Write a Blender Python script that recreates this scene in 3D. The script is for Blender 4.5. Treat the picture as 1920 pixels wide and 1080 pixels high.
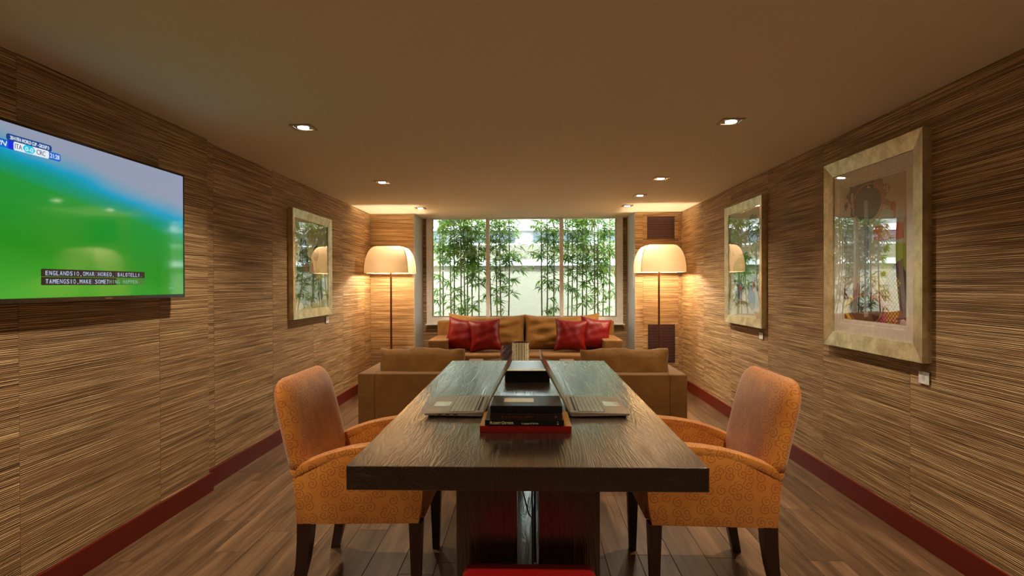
import bpy, bmesh, math, random
from mathutils import Vector, Matrix
random.seed(7)
PI = math.pi
for o in list(bpy.data.objects): bpy.data.objects.remove(o)
scn = bpy.context.scene
C = scn.collection

# ------------------------------------------------------------------ camera
def make_camera():
    y, p, r = math.radians(1.70), math.radians(-.35), math.radians(-.20)
    F = Vector((-math.sin(y)*math.cos(p), math.cos(y)*math.cos(p), math.sin(p)))
    R = Vector((math.cos(y), math.sin(y), 0)); U = R.cross(F)
    R2 = R*math.cos(r)+U*math.sin(r); U2 = -R*math.sin(r)+U*math.cos(r)
    cd = bpy.data.cameras.new('camera'); cd.sensor_width = 36; cd.lens = 1080*36/1920
    cd.clip_start = .05; cd.clip_end = 200
    cam = bpy.data.objects.new('camera', cd); C.objects.link(cam)
    M = Matrix((R2, U2, -F)).transposed().to_4x4(); M.translation = (0, 0, 1.27)
    cam.matrix_world = M; scn.camera = cam
make_camera()

# ------------------------------------------------------------------ sky, exposure
wd = bpy.data.worlds.new('world'); scn.world = wd; wd.use_nodes = True
bg = wd.node_tree.nodes['Background']
bg.inputs[0].default_value = (.80, .92, 1, 1); bg.inputs[1].default_value = 5.8
vs = scn.view_settings; vs.view_transform = 'Standard'; vs.look = 'None'
vs.exposure = 1.1; vs.gamma = 1; vs.use_curve_mapping = False
SPOT_W = 50; LAMP_E = 330; FILL_W = 9; TV_E = .5
WARM = (1, .84, .63)

# ------------------------------------------------------------------ material helpers
def lin(c):
    c = c/255
    return c/12.92 if c <= .04045 else ((c+.055)/1.055)**2.4
def srgb(r, g, b): return (lin(r), lin(g), lin(b), 1)
class NT:
    def __init__(s, name):
        s.m = bpy.data.materials.new(name); s.m.use_nodes = True
        s.t = s.m.node_tree; s.b = s.t.nodes['Principled BSDF']; s.out = s.t.nodes['Material Output']
    def n(s, typ, **kw):
        nd = s.t.nodes.new(typ)
        for k, v in kw.items(): setattr(nd, k, v)
        return nd
    def put(s, sock, v):
        if isinstance(v, bpy.types.NodeSocket): s.t.links.new(v, sock)
        else: sock.default_value = v
    def math(s, op, *a, clamp=False):
        nd = s.n('ShaderNodeMath', operation=op, use_clamp=clamp)
        for i, v in enumerate(a): s.put(nd.inputs[i], v)
        return nd.outputs[0]
    def uv(s, scale=(1, 1, 1), src='UV', rnd=False, loc=(0, 0, 0)):
        tc = s.n('ShaderNodeTexCoord'); mp = s.n('ShaderNodeMapping')
        mp.inputs['Scale'].default_value = scale; mp.inputs['Location'].default_value = loc
        v = tc.outputs[src]
        if rnd:
            oi = s.n('ShaderNodeObjectInfo'); ad = s.n('ShaderNodeVectorMath', operation='MULTIPLY_ADD')
            cb = s.n('ShaderNodeCombineXYZ')
            for i in range(3): s.put(cb.inputs[i], oi.outputs['Random'])
            s.put(ad.inputs[0], cb.outputs[0]); ad.inputs[1].default_value = (37, 53, 71); s.put(ad.inputs[2], v)
            v = ad.outputs[0]
        s.put(mp.inputs['Vector'], v); return mp.outputs[0]
    def noise(s, vec, scale=1, detail=3, rough=.55, dist=0):
        nd = s.n('ShaderNodeTexNoise'); s.put(nd.inputs['Vector'], vec)
        nd.inputs['Scale'].default_value = scale; nd.inputs['Detail'].default_value = detail
        nd.inputs['Roughness'].default_value = rough; nd.inputs['Distortion'].default_value = dist
        return nd.outputs['Fac']
    def ramp(s, fac, stops, interp='LINEAR'):
        nd = s.n('ShaderNodeValToRGB'); s.put(nd.inputs[0], fac); cr = nd.color_ramp; cr.interpolation = interp
        while len(cr.elements) < len(stops): cr.elements.new(.5)
        for e, (p, c) in zip(cr.elements, stops): e.position = p; e.color = c
        return nd.outputs[0]
    def mix(s, f, a, b, mode='MIX'):
        nd = s.n('ShaderNodeMix', data_type='RGBA', blend_type=mode)
        s.put(nd.inputs['Factor'], f); s.put(nd.inputs['A'], a); s.put(nd.inputs['B'], b)
        return nd.outputs['Result']
    def bump(s, h, strength=.4, dist=.002):
        nd = s.n('ShaderNodeBump'); nd.inputs['Strength'].default_value = strength
        nd.inputs['Distance'].default_value = dist; s.put(nd.inputs['Height'], h)
        s.put(s.b.inputs['Normal'], nd.outputs[0])
    def set(s, col=None, rough=None, **kw):
        if col is not None: s.put(s.b.inputs['Base Color'], col)
        if rough is not None: s.put(s.b.inputs['Roughness'], rough)
        for k, v in kw.items(): s.put(s.b.inputs[k.replace('_', ' ')], v)
        return s
def plain(name, col, rough=.6, **kw):
    t = NT(name); nz = t.noise(t.uv(src='Object'), 35, 2)
    dark = (col[0]*.88, col[1]*.88, col[2]*.88, 1)
    t.set(t.ramp(nz, [(.35, dark), (.65, col)]), rough, **kw); return t.m

def m_reed():
    t = NT('reed_wallcovering'); vf = t.uv((1.5, 240, 1), rnd=True)
    n1 = t.noise(vf, 1, 2, .6); n2 = t.noise(t.uv((1.6, 34, 1), rnd=True), 1, 3, .6)
    n3 = t.noise(t.uv((9, 190, 1), rnd=True), 1, 1)
    sp = t.n('ShaderNodeSeparateXYZ'); t.put(sp.inputs[0], t.uv(rnd=True)); nw = t.noise(t.uv((2.5, 14, 1), rnd=True), 1, 2)
    wv = t.math('MULTIPLY_ADD', t.math('SINE', t.math('MULTIPLY_ADD', sp.outputs[1], 2*PI/.0072, t.math('MULTIPLY', nw, 22))), .5, .5)
    f = t.math('ADD', t.math('ADD', t.math('MULTIPLY', n1, .70), t.math('MULTIPLY', n2, .14)), t.math('MULTIPLY', wv, .16))
    col = t.ramp(f, [(.34, srgb(66, 45, 29)), (.44, srgb(128, 96, 62)), (.54, srgb(162, 127, 86)), (.65, srgb(240, 208, 156))])
    k = t.ramp(n3, [(.70, (0, 0, 0, 1)), (.76, (1, 1, 1, 1))])
    col = t.mix(t.math('MULTIPLY', k, .5), col, srgb(205, 135, 85))
    t.set(col, .62, Specular_IOR_Level=.35); t.bump(f, .9, .006); return t.m
def m_plaster(name, c, rough=.9, sc=90, st=.15):
    t = NT(name); v = t.uv(src='Object'); n = t.noise(v, sc, 4, .6)
    t.set(t.ramp(n, [(.3, (c[0]*.93, c[1]*.93, c[2]*.93, 1)), (.7, c)]), rough); t.bump(n, st, .003); return t.m
def m_plank():
    t = NT('floor_plank'); v = t.uv((14, 1.1, 1), 'Object', rnd=True)
    n = t.noise(v, 1, 5, .62, .6); f = t.noise(t.uv((90, 3, 1), 'Object', rnd=True), 1, 3)
    oi = t.n('ShaderNodeObjectInfo').outputs['Random']
    g = t.math('ADD', t.math('MULTIPLY', n, .75), t.math('MULTIPLY', f, .25))
    col = t.ramp(g, [(.32, srgb(62, 43, 30)), (.5, srgb(104, 78, 56)), (.68, srgb(142, 110, 82))])
    col = t.mix(1.0, col, t.ramp(oi, [(0, (.72, .7, .66, 1)), (1, (1.12, 1.06, 1.0, 1))]), 'MULTIPLY')
    t.set(col, t.math('MULTIPLY_ADD', f, .2, .24), Specular_IOR_Level=.5); t.bump(g, .35, .0015); return t.m
def m_darkwood(axis):
    sc = {'y': (13, 1.0, 13), 'z': (13, 13, 1.0)}[axis]
    t = NT('wenge_'+{'y': 'lengthwise', 'z': 'upright'}[axis]); v = t.uv(sc, 'Object')
    n = t.noise(v, 1, 2, .5, 1.2)
    w = t.math('FRACT', t.math('MULTIPLY', n, 16)); w = t.math('ABSOLUTE', t.math('SUBTRACT', w, .5))
    fine = t.noise(t.uv(tuple(a*22 for a in sc), 'Object'), 1, 2)
    h = t.math('ADD', t.math('MULTIPLY', w, 1.0), t.math('MULTIPLY', fine, .6))
    col = t.ramp(h, [(.25, srgb(16, 9, 6)), (.6, srgb(38, 23, 14)), (.85, srgb(56, 36, 22))])
    t.set(col, t.math('MULTIPLY_ADD', h, -.10, .38), Specular_IOR_Level=.8, Coat_Weight=1.0, Coat_Roughness=.13, Coat_IOR=1.7)
    t.bump(h, .45, .0016); t.t.links.new(t.b.inputs['Normal'].links[0].from_socket, t.b.inputs['Coat Normal']); return t.m
def m_swirl():
    t = NT('orange_swirl_upholstery'); uv = t.uv((1, 1, 1))
    vo = t.n('ShaderNodeTexVoronoi', voronoi_dimensions='2D'); t.put(vo.inputs['Vector'], uv)
    vo.inputs['Scale'].default_value = 24; vo.inputs['Randomness'].default_value = .75
    d = t.n('ShaderNodeVectorMath', operation='SUBTRACT'); t.put(d.inputs[0], uv); t.put(d.inputs[1], vo.outputs['Position'])
    sp = t.n('ShaderNodeSeparateXYZ'); t.put(sp.inputs[0], d.outputs[0]); x, y = sp.outputs[0], sp.outputs[1]
    ang = t.math('DIVIDE', t.math('ARCTAN2', y, x), 2*PI)
    r = t.math('SQRT', t.math('ADD', t.math('MULTIPLY', x, x), t.math('MULTIPLY', y, y)))
    s = t.math('FRACT', t.math('ADD', t.math('SUBTRACT', t.math('MULTIPLY', r, 82), ang), 8))
    s = t.math('ABSOLUTE', t.math('SUBTRACT', s, .5))
    line = t.math('LESS_THAN', s, .11); inr = t.math('LESS_THAN', r, .0215)
    m = t.math('MULTIPLY', line, inr)
    wv = t.noise(t.uv((900, 900, 900), 'Object'), 1, 1); big = t.noise(t.uv((7, 7, 7), 'Object'), 1, 2)
    base = t.ramp(big, [(.3, srgb(176, 102, 27)), (.7, srgb(196, 126, 42))])
    t.set(t.mix(t.math('MULTIPLY', m, .75), base, srgb(112, 40, 10)), .62, Sheen_Weight=.25, Specular_IOR_Level=.35)
    t.bump(t.math('SUBTRACT', t.math('MULTIPLY', wv, .3), m), .35, .001); return t.m
def m_velvet(name, c, sheen=.35, wr=5, st=.5):
    t = NT(name); v = t.uv(src='Object'); n = t.noise(v, wr, 4, .6, .8); f = t.noise(v, 500, 1)
    dk = (c[0]*.72, c[1]*.70, c[2]*.66, 1)
    t.set(t.ramp(n, [(.3, dk), (.65, c)]), .75, Sheen_Weight=sheen, Sheen_Roughness=.4, Specular_IOR_Level=.3)
    t.bump(t.math('ADD', n, t.math('MULTIPLY', f, .06)), st, .012); return t.m
def m_glass(name, k=1.0, base=.0, rough=.0):
    t = NT(name); t.t.nodes.remove(t.b)
    tr = t.n('ShaderNodeBsdfTransparent'); gl = t.n('ShaderNodeBsdfGlossy'); gl.inputs['Roughness'].default_value = rough
    lw = t.n('ShaderNodeLayerWeight'); lw.inputs[0].default_value = .5
    fr = t.math('MULTIPLY_ADD', t.math('POWER', lw.outputs['Facing'], 4.2), .95, .045)
    mx = t.n('ShaderNodeMixShader'); t.put(mx.inputs[0], t.math('MULTIPLY_ADD', fr, k, base, clamp=True))
    t.put(mx.inputs[1], tr.outputs[0]); t.put(mx.inputs[2], gl.outputs[0]); t.put(t.out.inputs[0], mx.outputs[0]); return t.m
def m_emit(name, c, e):
    t = NT(name); t.set((0, 0, 0, 1), .5, Emission_Color=c, Emission_Strength=e); return t.m
def m_shade():
    t = NT('linen_lampshade'); t.t.nodes.remove(t.b)
    n = t.noise(t.uv((300, 300, 300), 'Object'), 1, 2)
    col = t.ramp(n, [(.3, srgb(222, 196, 158)), (.7, srgb(240, 218, 184))])
    a = t.n('ShaderNodeBsdfDiffuse'); b = t.n('ShaderNodeBsdfTranslucent'); t.put(a.inputs[0], col); t.put(b.inputs[0], col)
    m = t.n('ShaderNodeMixShader'); m.inputs[0].default_value = .065
    t.put(m.inputs[1], a.outputs[0]); t.put(m.inputs[2], b.outputs[0]); t.put(t.out.inputs[0], m.outputs[0]); return t.m
def m_leaf():
    t = NT('bamboo_leaf'); t.t.nodes.remove(t.b)
    n = t.noise(t.uv(src='Object'), 9, 2)
    col = t.ramp(n, [(.3, srgb(66, 100, 20)), (.5, srgb(108, 146, 42)), (.68, srgb(166, 198, 92))])
    a = t.n('ShaderNodeBsdfDiffuse'); b = t.n('ShaderNodeBsdfTranslucent'); g = t.n('ShaderNodeBsdfGlossy')
    t.put(a.inputs[0], col); t.put(b.inputs[0], col); g.inputs[0].default_value = (.8, .9, 1, 1); g.inputs[1].default_value = .35
    m = t.n('ShaderNodeMixShader'); m.inputs[0].default_value = .4; t.put(m.inputs[1], a.outputs[0]); t.put(m.inputs[2], b.outputs[0])
    m2 = t.n('ShaderNodeMixShader'); m2.inputs[0].default_value = .06; t.put(m2.inputs[1], m.outputs[0]); t.put(m2.inputs[2], g.outputs[0])
    t.put(t.out.inputs[0], m2.outputs[0]); return t.m
def m_silver():
    t = NT('champagne_silver_leaf'); n = t.noise(t.uv(src='Object'), 14, 5, .65)
    t.set(t.ramp(n, [(.35, srgb(182, 166, 124)), (.65, srgb(226, 214, 178))]), .38, Metallic=.75); t.bump(n, .15, .002); return t.m
def m_screen():
    t = NT('lit_screen'); uv = t.uv((1, 1, 1)); sp = t.n('ShaderNodeSeparateXYZ'); t.put(sp.inputs[0], uv)
    nz = t.noise(t.uv((1.6, 2.4, 1)), 1.3, 2)
    v = t.math('ADD', t.math('MULTIPLY_ADD', sp.outputs[0], .24, sp.outputs[1]), t.math('MULTIPLY_ADD', nz, .16, -.08))
    col = t.ramp(v, [(0, srgb(52, 158, 40)), (.35, srgb(28, 132, 22)), (.70, srgb(22, 138, 50)), (.79, srgb(0, 140, 120)), (.86, srgb(4, 148, 186)), (.95, srgb(120, 150, 172)), (1, srgb(140, 148, 170))])
    t.set((.01, .01, .01, 1), .06, Emission_Color=col, Emission_Strength=TV_E); return t.m

M = {}
M['reed'] = m_reed()
M['ceiling'] = m_plaster('ceiling_paint', (.78, .71, .56, 1))
M['reveal'] = m_plaster('grey_reveal', srgb(206, 212, 214), .8, 60, .5)
M['plank'] = m_plank()
M['mahogany'] = plain('mahogany_skirting', srgb(104, 18, 6), .36)
M['wenge'] = m_darkwood('y'); M['wenge_v'] = m_darkwood('z')
M['swirl'] = m_swirl()
M['leg'] = plain('dark_leg', srgb(44, 20, 12), .35)
M['sofa'] = m_velvet('ochre_velvet', srgb(130, 87, 36), .2)
M['sofa_cush'] = m_velvet('ochre_cushion', srgb(150, 104, 44), .3, 7, .9)
M['red'] = m_velvet('red_satin', srgb(118, 9, 7), 0, 5, .45)
M['red'].node_tree.nodes['Principled BSDF'].inputs['Roughness'].default_value = .38
M['leather'] = NT('red_leather'); _t = M['leather']; _v = _t.n('ShaderNodeTexVoronoi'); _t.put(_v.inputs['Vector'], _t.uv(src='Object')); _v.inputs['Scale'].default_value = 170
_t.set(srgb(118, 5, 6), .36); _t.bump(_v.outputs['Distance'], .5, .001); M['leather'] = _t.m
M['glass'] = m_glass('window_glass', .9); M['picglass'] = m_glass('picture_glass', .9, .22); M['acrylic'] = m_glass('acrylic', 1.2, .02)
M['white'] = plain('white_frame_paint', srgb(240, 236, 228), .4)
M['silver'] = m_silver()
M['mat'] = plain('cream_mount', srgb(252, 244, 230), .9)
M['black'] = plain('black_gloss', (.006, .006, .006, 1), .18)
M['blackmat'] = plain('black_matte', (.010, .008, .007, 1), .55)
M['chrome'] = plain('chrome', (.75, .73, .70, 1), .15, Metallic=1.0)
M['alu'] = plain('laptop_metal', srgb(176, 158, 138), .32, Metallic=.75)
M['key'] = plain('laptop_key', srgb(168, 172, 156), .4, Metallic=.3)
M['pad'] = plain('touchpad', srgb(214, 206, 186), .2, Metallic=.5)
M['shade'] = m_shade()
M['bronze'] = plain('bronze_pole', srgb(92, 52, 28), .35, Metallic=.4)
M['seam'] = plain('brown_piping', srgb(80, 46, 26), .7)
M['bulb'] = m_emit('bulb_glow', (1, .80, .54, 1), LAMP_E)
M['dl'] = m_emit('downlight_glow', (1, .88, .70, 1), 13)
M['leaf'] = m_leaf()
M['culm'] = plain('bamboo_culm', srgb(112, 104, 60), .5)
M['beige'] = m_plaster('garden_render', srgb(160, 156, 134), .9, 20, .2)
M['tan'] = m_plaster('garden_tan', srgb(124, 118, 100), .9, 20, .2)
M['bright'] = plain('white_masonry', srgb(240, 240, 236), .8)
M['facade'] = plain('grey_masonry', srgb(150, 150, 146), .8)
M['pane'] = plain('far_window_pane', srgb(70, 80, 88), .2)
M['soil'] = m_plaster('garden_soil', srgb(96, 84, 64), 1, 30, 1)
M['ochre'] = plain('ochre_lacquer', srgb(168, 112, 24), .3)
M['redlac'] = plain('red_lacquer', srgb(120, 14, 8), .3)
M['paper'] = plain('book_pages', srgb(214, 200, 170), .9)
M['cream'] = m_plaster('vase_mosaic', srgb(226, 214, 186), .35, 40, .6)
M['plum'] = plain('plum_glaze', srgb(86, 66, 74), .25)
M['label'] = plain('silver_label', srgb(222, 204, 166), .35, Metallic=.5)
M['slat'] = plain('vent_slat', srgb(128, 88, 92), .4)
M['toptable'] = plain('pale_lacquer', srgb(196, 190, 160), .12, Coat_Weight=1.0, Coat_Roughness=.05)
M['ink'] = plain('grey_ink', srgb(120, 110, 100), .9)
M['mut_silver'] = plain('spine_lettering', srgb(210, 196, 160), .5)
M['darkred'] = plain('dark_red_lettering', srgb(92, 14, 10), .5)
M['rubber'] = plain('rubber_foot', (.02, .02, .02, 1), .8)

# ------------------------------------------------------------------ mesh helpers
class MB:
    def __init__(s): s.bm = bmesh.new()
    def box(s, x0, x1, y0, y1, z0, z1, r=0, seg=2):
        g = bmesh.ops.create_cube(s.bm, size=1); vs_ = g['verts']
        for v in vs_:
            v.co = Vector(((x0+x1)/2+v.co.x*(x1-x0), (y0+y1)/2+v.co.y*(y1-y0), (z0+z1)/2+v.co.z*(z1-z0)))
        if r:
            ed = list({e for v in vs_ for e in v.link_edges})
            bmesh.ops.bevel(s.bm, geom=ed, offset=r, segments=seg, profile=.6, affect='EDGES')
        return s
    def prism(s, pts, axis, a, b, r=0, seg=2):
        """outline pts in the plane normal to axis, extruded from a to b"""
        def P(p, t): return {'x': (t, p[0], p[1]), 'y': (p[0], t, p[1]), 'z': (p[0], p[1], t)}[axis]
        A = [s.bm.verts.new(P(p, a)) for p in pts]; B = [s.bm.verts.new(P(p, b)) for p in pts]
        n = len(pts); fa = s.bm.faces.new(A); fb = s.bm.faces.new(B[::-1])
        for i in range(n): s.bm.faces.new((A[i], B[i], B[(i+1) % n], A[(i+1) % n]))
        bmesh.ops.recalc_face_normals(s.bm, faces=s.bm.faces[:])
        if r:
            ed = list(fa.edges)+list(fb.edges)
            bmesh.ops.bevel(s.bm, geom=ed, offset=r, segments=seg, profile=.6, affect='EDGES')
        return s
    def tube(s, pts, rad, n=10, cap=True):
        rings = []; pts = [Vector(p) for p in pts]
        rads = rad if isinstance(rad, (list, tuple)) else [rad]*len(pts)
        for i, p in enumerate(pts):
            d = (pts[min(i+1, len(pts)-1)]-pts[max(i-1, 0)]).normalized()
            u = d.cross(Vector((0, 0, 1)) if abs(d.z) < .95 else Vector((1, 0, 0))).normalized(); w = d.cross(u)
            rings.append([s.bm.verts.new(p+(u*math.cos(2*PI*k/n)+w*math.sin(2*PI*k/n))*rads[i]) for k in range(n)])
        for a, b in zip(rings, rings[1:]):
            for k in range(n): s.bm.faces.new((a[k], a[(k+1) % n], b[(k+1) % n], b[k]))
        if cap: s.bm.faces.new(rings[0][::-1]); s.bm.faces.new(rings[-1])
        return s
    def lathe(s, prof, c=(0, 0), n=32):
        rings = [[s.bm.verts.new((c[0]+r*math.cos(2*PI*k/n), c[1]+r*math.sin(2*PI*k/n), z)) for k in range(n)] for r, z in prof]
        for a, b in zip(rings, rings[1:]):
            for k in range(n): s.bm.faces.new((a[k], a[(k+1) % n], b[(k+1) % n], b[k]))
        s.bm.faces.new(rings[0][::-1]); s.bm.faces.new(rings[-1]); return s
    def quad(s, *p): s.bm.faces.new([s.bm.verts.new(q) for q in p]); return s
    def taper(s, c0, h0, c1, h1):
        """square post from centre c0 (half size h0) to c1 (half size h1)"""
        rings = []
        for c, h in ((c0, h0), (c1, h1)):
            rings.append([s.bm.verts.new((c[0]+a*h, c[1]+b*h, c[2])) for a, b in ((-1, -1), (1, -1), (1, 1), (-1, 1))])
        a, b = rings
        for k in range(4): s.bm.faces.new((a[k], a[(k+1) % 4], b[(k+1) % 4], b[k]))
        s.bm.faces.new(a[::-1]); s.bm.faces.new(b); return s
    def mesh(s, name, smooth=False, recalc=True):
        bm = s.bm
        if recalc: bmesh.ops.recalc_face_normals(bm, faces=bm.faces[:])
        uvl = bm.loops.layers.uv.new('UVMap')
        for f in bm.faces:
            n = f.normal; ax = max(range(3), key=lambda i: abs(n[i]))
            for l in f.loops:
                c = l.vert.co
                l[uvl].uv = ((c.y, c.z), (c.x, c.z), (c.x, c.y))[ax]
            f.smooth = smooth
        me = bpy.data.meshes.new(name); bm.to_mesh(me); bm.free(); return me
    def build(s, name, mat, parent=None, smooth=False, label=None, sharp=None):
        me = s.mesh(name, smooth); me.materials.append(mat)
        if smooth and sharp is not None: me.set_sharp_from_angle(angle=math.radians(sharp))
        return link(name, me, parent, label)
def link(name, me, parent=None, label=None):
    o = bpy.data.objects.new(name, me); C.objects.link(o)
    if parent: o.parent = parent
    if label: o['label'] = label
    return o
def tag(o, label=None, cat=None, group=None, kind=None):
    for k, v in (('label', label), ('category', cat), ('group', group), ('kind', kind)):
        if v: o[k] = v
    return o
def thing(name, label, cat, loc=(0, 0, 0), rz=0, group=None):
    o = bpy.data.objects.new(name, None); C.objects.link(o); o.empty_display_size = .1
    o.location = loc; o.rotation_euler = (0, 0, rz); return tag(o, label, cat, group)
def struct(o, label=None): o['kind'] = 'structure'; return tag(o, label) if label else o
def copy_tree(o, parent=None):
    c = o.copy(); C.objects.link(c); c.parent = parent
    for ch in list(o.children): copy_tree(ch, c)
    return c
def text_mesh(s, size, ext=.0004, align='LEFT', shear=0):
    cu = bpy.data.curves.new('lettering', 'FONT'); cu.body = s; cu.size = size; cu.extrude = ext; cu.align_x = align
    cu.shear = shear; cu.resolution_u = 3
    tmp = bpy.data.objects.new('lettering', cu); C.objects.link(tmp)
    bpy.context.view_layer.update()
    me = bpy.data.meshes.new_from_object(tmp.evaluated_get(bpy.context.evaluated_depsgraph_get()))
    bpy.data.objects.remove(tmp); return me
def text(s, size, mat, parent, loc, rot, width=None, name='lettering', shear=0):
    me = text_mesh(s, size, shear=shear); me.materials.clear(); me.materials.append(mat)
    if width:
        xs = [v.co.x for v in me.vertices]; k = width/(max(xs)-min(xs)); x0 = min(xs)
        for v in me.vertices: v.co.x = (v.co.x-x0)*k
    o = link(name, me, parent); o.location = loc; o.rotation_euler = rot; o['kind'] = 'stuff'; return o

# ------------------------------------------------------------------ room shell
XL, XN, XR, YB, YE, YW, ZC = -2.01, -1.975, 1.90, -2.2, 7.25, 7.85, 2.17
NL, NR = -1.452, 1.325
ROOM = [XL-.2, XR+.2, YB-.2, YW+.1]
fl = struct(MB().box(XL-.2, XR+.2, YB-.2, YW+.05, -.1, -.006).build('floor', M['plank']), 'brown oak plank floor')
PW, PL = .155, 1.25
lens = {}
def plank_mesh(w, l):
    k = (round(w, 3), round(l, 3))
    if k not in lens:
        me = MB().box(-w/2+.0008, w/2-.0008, -l/2+.0008, l/2-.0008, -.008, 0, .0012, 1).mesh('plank'); me.materials.append(M['plank']); lens[k] = me
    return lens[k]
col = 0; x = XR
while x > XL+.01:
    w = min(PW, x-XL); y = -1.0-random.random()*1.1
    while y < YW:
        y1 = min(y+PL, YW)
        if y1-y > .02:
            p = link('plank', plank_mesh(w, y1-y), fl); p.location = (x-w/2, (y+y1)/2, 0)
        y += PL
    x -= w; col += 1
cl = MB().box(XL-.2, XR+.2, YB-.2, YW+.12, ZC, ZC+.12).build('ceiling', M['ceiling']); struct(cl, 'cream painted ceiling')

def wall(name, label, x0, x1, y0, y1, z0=0, z1=ZC):
    return struct(MB().box(x0, x1, y0, y1, z0, z1).build(name, M['reed']), label)
pmesh = {}
def sheet(parent, face, a0, a1, z0=0.112, z1=ZC, at=0.0):
    """one drop of reed wallcovering, 4 mm thick; face 'x+','x-' or 'y-'"""
    g = .0012; t = .004; b = MB()
    if face == 'x+': b.box(at, at+t, a0+g, a1-g, z0, z1-.0005)
    elif face == 'x-': b.box(at-t, at, a0+g, a1-g, z0, z1-.0005)
    else: b.box(a0+g, a1-g, at-t, at, z0, z1-.0005)
    return b.build('wallcovering_sheet', M['reed'], parent)
def drops(parent, face, a0, a1, seams, **kw):
    ss = [a0]+[s for s in seams if a0 < s < a1]+[a1]
    for p, q in zip(ss, ss[1:]): sheet(parent, face, p, q, **kw)
wl = wall('wall_left', 'left wall covered in woven brown reed paper', XL-.2, XL-.004, 3.47, YE+.1)
drops(wl, 'x+', 3.49, YE, [3.616, 4.457, 5.309, 6.159, 7.0], at=XL-.004)
wn = wall('wall_near', 'projecting near stretch of left wall behind the television', XL-.2, XN-.004, YB, 3.49)
drops(wn, 'x+', YB, 3.49, [-2.07, -1.22, -.37, .48, 1.33, 2.17, 3.02], at=XN-.004)
MB_ = MB().box(XL-.002, XN-.001, 3.4861, 3.4902, .112, ZC-.0005).build('wallcovering_return', M['reed'], wn)
wr = wall('wall_right', 'right wall covered in woven brown reed paper', XR+.004, XR+.2, YB, YE+.1)
drops(wr, 'x-', YB, YE, [-1.32, -.47, .38, 1.23, 2.08, 2.93, 3.78, 4.64, 5.48, 6.33, 7.18], at=XR+.004)
wb = wall('wall_back', 'unseen wall behind the camera, made dark to cut bounce light', XL-.2, XR+.2, YB-.2, YB); wb.data.materials[0] = M['wenge_v']  # dark finish invented so little light bounces onto camera-facing sides
we = wall('wall_end', 'end wall beside the window recess in reed paper', XL-.1, NL-.021, YE+.004, YW+.1)
drops(we, 'y-', XL, NL-.001, [], at=YE+.004, z0=.112)
we2 = wall('wall_end_right', 'end wall pier with vents right of window recess', NR+.021, XR+.1, YE+.004, YW+.1)
# wallcovering of the right pier with joint lines of its access panels
for a0, a1, z0, z1, d in ((NR+.001, 1.425, .112, ZC, 0), (1.865, XR, .112, ZC, 0), (1.425, 1.865, 2.135, ZC, 0), (1.425, 1.865, 1.80, 2.135, .004),
                          (1.425, 1.865, 1.46, 1.80, 0), (1.425, 1.865, .16, 1.46, .003), (1.425, 1.865, .112, .16, 0)):
    sheet(we2, 'y-', a0, a1, z0+.001, z1-.001, YE+.004-d)
ww = wall('wall_window', 'reed papered wall under and beside the window', NL-.1, NR+.1, YW, YW+.12, 0, .735)
sheet(ww, 'y-', NL, NR, .112, .735, YW)
for a0, a1 in ((NL-.1, -1.393), (1.263, NR+.1)):
    MB().box(a0, a1, YW, YW+.12, .735, ZC).build('wallcovering_sheet', M['reed'], ww)
# pale grey recess reveals
struct(MB().box(NL-.02, NL, YE+.002, YW, 0, ZC-.001).build('trim_1', M['reveal']), 'grey plaster reveal left of window recess')
struct(MB().box(NR, NR+.02, YE+.002, YW, 0, ZC-.001).build('trim_2', M['reveal']), 'grey plaster reveal right of window recess')
# skirting
def skirt(name, lab, *b):
    o = MB().box(*b).build(name, M['mahogany']); return struct(o, lab)
skirt('baseboard_left', 'dark red wooden skirting of far left wall', XL-.004, XL+.015, 3.49, YE, 0, .112)
skirt('baseboard_near', 'dark red wooden skirting under the television wall', XN-.004, XN+.015, YB, 3.51, 0, .112)
skirt('baseboard_right', 'dark red wooden skirting of right wall', XR-.015, XR+.004, YB, YE, 0, .112)
skirt('baseboard_end', 'dark red wooden skirting left of window recess', XL+.015, NL, YE-.015, YE+.004, 0, .112)
skirt('baseboard_pier', 'dark red wooden skirting under the vents', NR, XR-.015, YE-.015, YE+.004, 0, .112)
skirt('baseboard_window', 'dark red wooden skirting under the window', NL, NR, YW-.019, YW-.004, 0, .112)

# window
wi = thing('window_1', 'wide white framed window of three panes', None); struct(wi)
f = MB(); f.box(-1.393, -1.316, 7.79, 7.86, .735, ZC).box(1.177, 1.263, 7.79, 7.86, .735, ZC).box(-1.316, 1.177, 7.79, 7.86, .735, .83).box(-1.316, 1.177, 7.79, 7.86, 2.158, ZC)
f.build('window_frame', M['white'], wi)
b = MB()
for x0, x1 in ((-1.316, -1.304), (1.165, 1.177)): b.box(x0, x1, 7.80, 7.85, .842, 2.157)
b.box(-1.304, 1.165, 7.80, 7.85, .83, .842); b.build('glazing_bead', M['alu'], wi)
for x0, x1 in ((-.582, -.538), (.414, .464)): MB().box(x0, x1, 7.788, 7.862, .83, ZC-.012).build('mullion', M['white'], wi)
for x0, x1 in ((-1.316, -.582), (-.538, .414), (.464, 1.177)): MB().box(x0, x1, 7.822, 7.828, .83, ZC-.012).build('pane', M['glass'], wi)
MB().box(-1.41, 1.285, 7.77, 7.80, .722, .738, .003).build('window_sill', M['white'], wi)

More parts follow.
